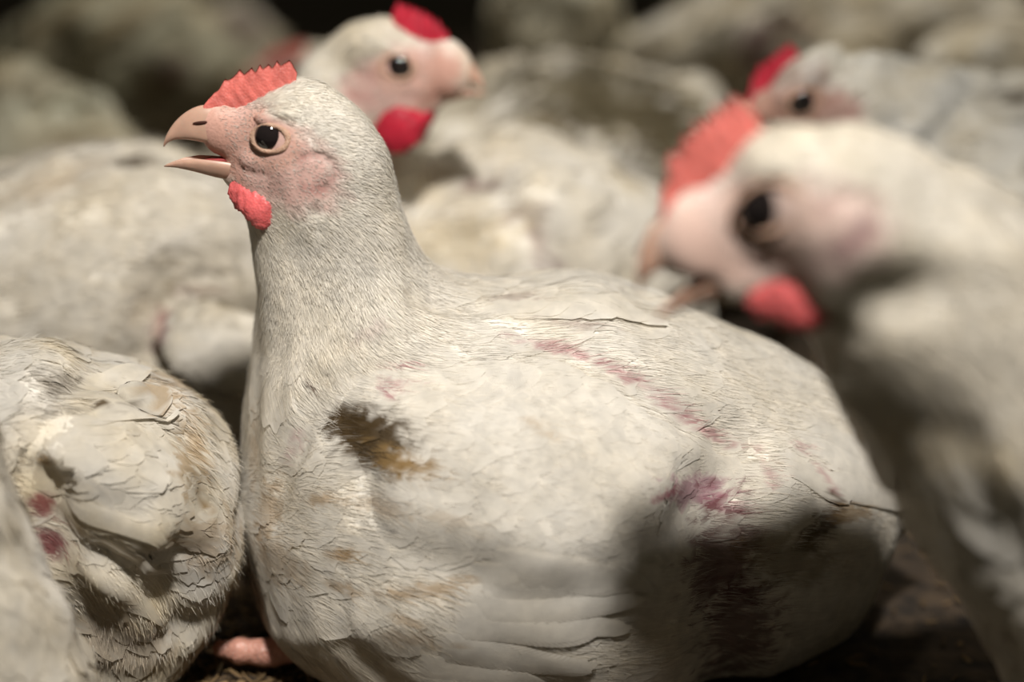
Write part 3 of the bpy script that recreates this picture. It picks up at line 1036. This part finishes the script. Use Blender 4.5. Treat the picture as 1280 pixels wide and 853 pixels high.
# ================================================================== chicken behind it, top right
hk = Head((1003, 127), .84, 4, 30, 0.95, -1)
K = Bird('white chicken with a dark red comb, half hidden behind the large blurred head',
         [(1060, 140, .87, 64, .014), (1110, 170, .88, 80), (1210, 285, .89, 185, .03), (1330, 310, .90, 200, .03), (1440, 330, .9, 150)], 0.0032, hk, lump=.003, seed=19, dirt=.45, white=WHITE * np.array([.93, .96, 1.0]))
for a in [(1000, 118, 48, 40, 0, (.30, .17, .12), .6, .5), (1268, 122, 26, 12, 0, BROWN, .7, .5), (1200, 225, 70, 6, 20, GREYB, .4, .5), (1275, 275, 20, 10, 0, GREYB, .5, .5)]:
    K.mark(*a)
K.build(feathers=600, fL=.03, fW=.01, down=16000, dL=.008, dW=.0004, fr=(4, 4), lift=.002)
hk.features(K.S, K.root, eye=1.35, comb_mat=M_COMB_DEEP, wat_mat=M_COMB_DEEP, open_=.2, comb_h=1.1)

# ================================================================== blurred chickens in the background
def blurred(label, chain, seed, marks=(), white=WHITE, dirt=.8, head=None, creases=(), lump=.009, group=None):
    b = Bird(label, chain, .005, head, lump=lump, seed=seed, white=white, dirt=dirt, group=group)
    for c in creases:
        crease(b, c, .014, .012)
    for m in marks:
        b.mark(*m)
    b.build(feathers=420, fL=.032, fW=.013, down=3500, dL=.012, dW=.0007, fr=(3, 4), lift=.004)
    return b


blurred('blurred white chicken with a large brown smear on its back, centre background',
        [(560, 250, 1.08, 110), (650, 228, 1.08, 135, .03), (760, 240, 1.09, 150, .03), (850, 260, 1.1, 130, .03), (930, 290, 1.1, 60)], 21,
        [(745, 120, 120, 70, 8, (.10, .078, .035), .95, .4, .16), (830, 160, 60, 66, 30, (.11, .085, .04), .9, .5, .16), (690, 165, 40, 18, 30, (.25, .2, .12), .6, .5)])
blurred('upright blurred chicken breast at the top centre of the background',
        [(690, -60, 1.45, 40), (698, 10, 1.45, 62), (712, 80, 1.46, 78), (740, 150, 1.47, 120, .03)], 22, white=WHITE * np.array([.95, .97, .92]))
blurred('blurred chicken at the top, between the upright one and the dark red comb',
        [(808, 78, 1.30, 26), (860, 62, 1.32, 52), (930, 70, 1.34, 84, .03), (1010, 120, 1.36, 110, .03)], 23,
        [(945, 55, 26, 30, 0, (.22, .08, .09), .8, .5), (880, 90, 26, 16, 0, GREYB, .5, .5), (985, 30, 30, 20, 0, (.3, .16, .14), .6, .5)])
blurred('large blurred chicken at the top right, cut by the upper edge',
        [(1050, 20, 1.5, 60), (1120, 60, 1.5, 96, .03), (1190, 80, 1.52, 110, .03)], 24, [(1150, 70, 40, 22, 0, GREYB, .5, .6)])
blurred('blurred chicken in the top right corner',
        [(1215, 90, 1.2, 50), (1280, 170, 1.2, 135, .03), (1380, 190, 1.22, 150, .03)], 25)
blurred('blurred greenish-white chicken back at the left edge, behind the fluffy one',
        [(-90, 230, 1.1, 110), (0, 215, 1.1, 118, .03), (70, 250, 1.1, 118, .03), (140, 300, 1.12, 90)], 26, [(95, 175, 24, 14, 0, GREYB, .6, .6), (20, 110, 60, 10, -20, GREYB, .5, .6)], white=WHITE * np.array([.92, .95, .86]))
blurred('blurred chicken in the upper left with brown mottled feathers',
        [(40, 110, 1.5, 60), (110, 85, 1.5, 82, .03), (200, 80, 1.5, 84, .03), (260, 110, 1.52, 60)], 27,
        [(70, 40, 30, 40, 40, GREYB, .7, .5), (150, 45, 30, 14, 0, GREYB, .7, .6), (210, 110, 40, 30, 0, GREYB, .7, .6), (215, 85, 22, 20, 0, (.1, .03, .04), .7, .4)], dirt=.8, white=WHITE * np.array([.9, .93, .84]))
hn = Head((368, 96), 1.12, 5, 8, 0.95, -1)
Nn_ = blurred('blurred chicken with a pink face hidden behind the two heads at upper left',
        [(400, 105, 1.15, 44, .014), (420, 150, 1.16, 60), (410, 220, 1.19, 95, .03), (360, 260, 1.22, 105, .03)], 28, head=hn, dirt=.6)
hn.features(Nn_.S, Nn_.root, comb_h=.5)
blurred('blurred chicken above the open beak, with dark gaps around it',
        [(300, 60, 1.75, 46), (280, 90, 1.75, 70, .03), (220, 110, 1.76, 66)], 29, [(300, 30, 30, 20, 0, (.2, .1, .1), .6, .5), (245, 60, 30, 20, 0, GREYB, .7, .5)], dirt=.8)
blurred('most distant blurred chicken at the top left edge',
        [(130, 10, 2.2, 40), (190, 0, 2.2, 56, .03), (260, 10, 2.2, 54, .03)], 30, dirt=.9)

# ================================================================== ground
def ground():
    n = 160
    xs = np.linspace(-2.2, 2.2, n); ys = np.linspace(0.05, 4.2, n)
    X, Y = np.meshgrid(xs, ys, indexing='ij')
    Z = 0.0 * X
    V = np.stack([X, Y, Z], -1).reshape(-1, 3).astype(np.float32)
    V[:, 2] = 0.002 * noise(V, 0.2, 6, 5) - 0.003
    i = np.arange(n - 1)[:, None] * n; j = np.arange(n - 1)[None]
    Fq = np.stack([i + j, i + n + j, i + n + j + 1, i + j + 1], -1).reshape(-1, 4)
    m, nt, b = nodes('packed_litter')
    tc = N(nt, 'ShaderNodeTexCoord')
    nz = N(nt, 'ShaderNodeTexNoise'); nz.inputs['Scale'].default_value = 70; nz.inputs['Detail'].default_value = 8
    nt.links.new(tc.outputs['Object'], nz.inputs['Vector'])
    rp = N(nt, 'ShaderNodeValToRGB')
    rp.color_ramp.elements[0].position = 0.35; rp.color_ramp.elements[0].color = (0.012, 0.008, 0.005, 1)
    rp.color_ramp.elements[1].position = 0.72; rp.color_ramp.elements[1].color = (0.09, 0.06, 0.035, 1)
    nt.links.new(nz.outputs['Fac'], rp.inputs[0]); nt.links.new(rp.outputs[0], b.inputs['Base Color'])
    b.inputs['Roughness'].default_value = 0.9
    bp = N(nt, 'ShaderNodeBump'); bp.inputs['Distance'].default_value = 0.004
    nt.links.new(nz.outputs['Fac'], bp.inputs['Height']); nt.links.new(bp.outputs[0], b.inputs['Normal'])
    o = make_obj('floor', V, Fq, m)
    o['kind'] = 'structure'
    # loose litter
    k = 7000
    P = np.stack([rng.uniform(-0.5, 0.5, k), rng.uniform(0.35, 1.3, k), np.full(k, 0.0005)], 1)
    P[:2500, 0] = rng.uniform(-0.2, -0.05, 2500); P[:2500, 1] = rng.uniform(0.45, 0.75, 2500)
    Nn = np.tile([0, 0, 1.0], (k, 1)) + rng.normal(size=(k, 3)) * 0.35; Nn /= np.linalg.norm(Nn, axis=1)[:, None]
    Q, Fq, uv = blades(P, rng.normal(size=(k, 3)), Nn, rng.uniform(0.002, 0.009, k), rng.uniform(0.0005, 0.0018, k), 2, 2, None, 0, 0.001, 0.0004, 0.15, 0.2, 0.1)
    c = np.repeat(np.array([0.30, 0.20, 0.10]) * rng.uniform(0.15, 1.2, (k, 1)), 9, 0)
    o = make_obj('wood_shavings', Q, Fq, M_FEATHER, None, col=c, uv=uv)
    o['label'] = 'loose brown wood shavings and droppings covering the barn floor'; o['category'] = 'litter'; o['kind'] = 'stuff'


ground()
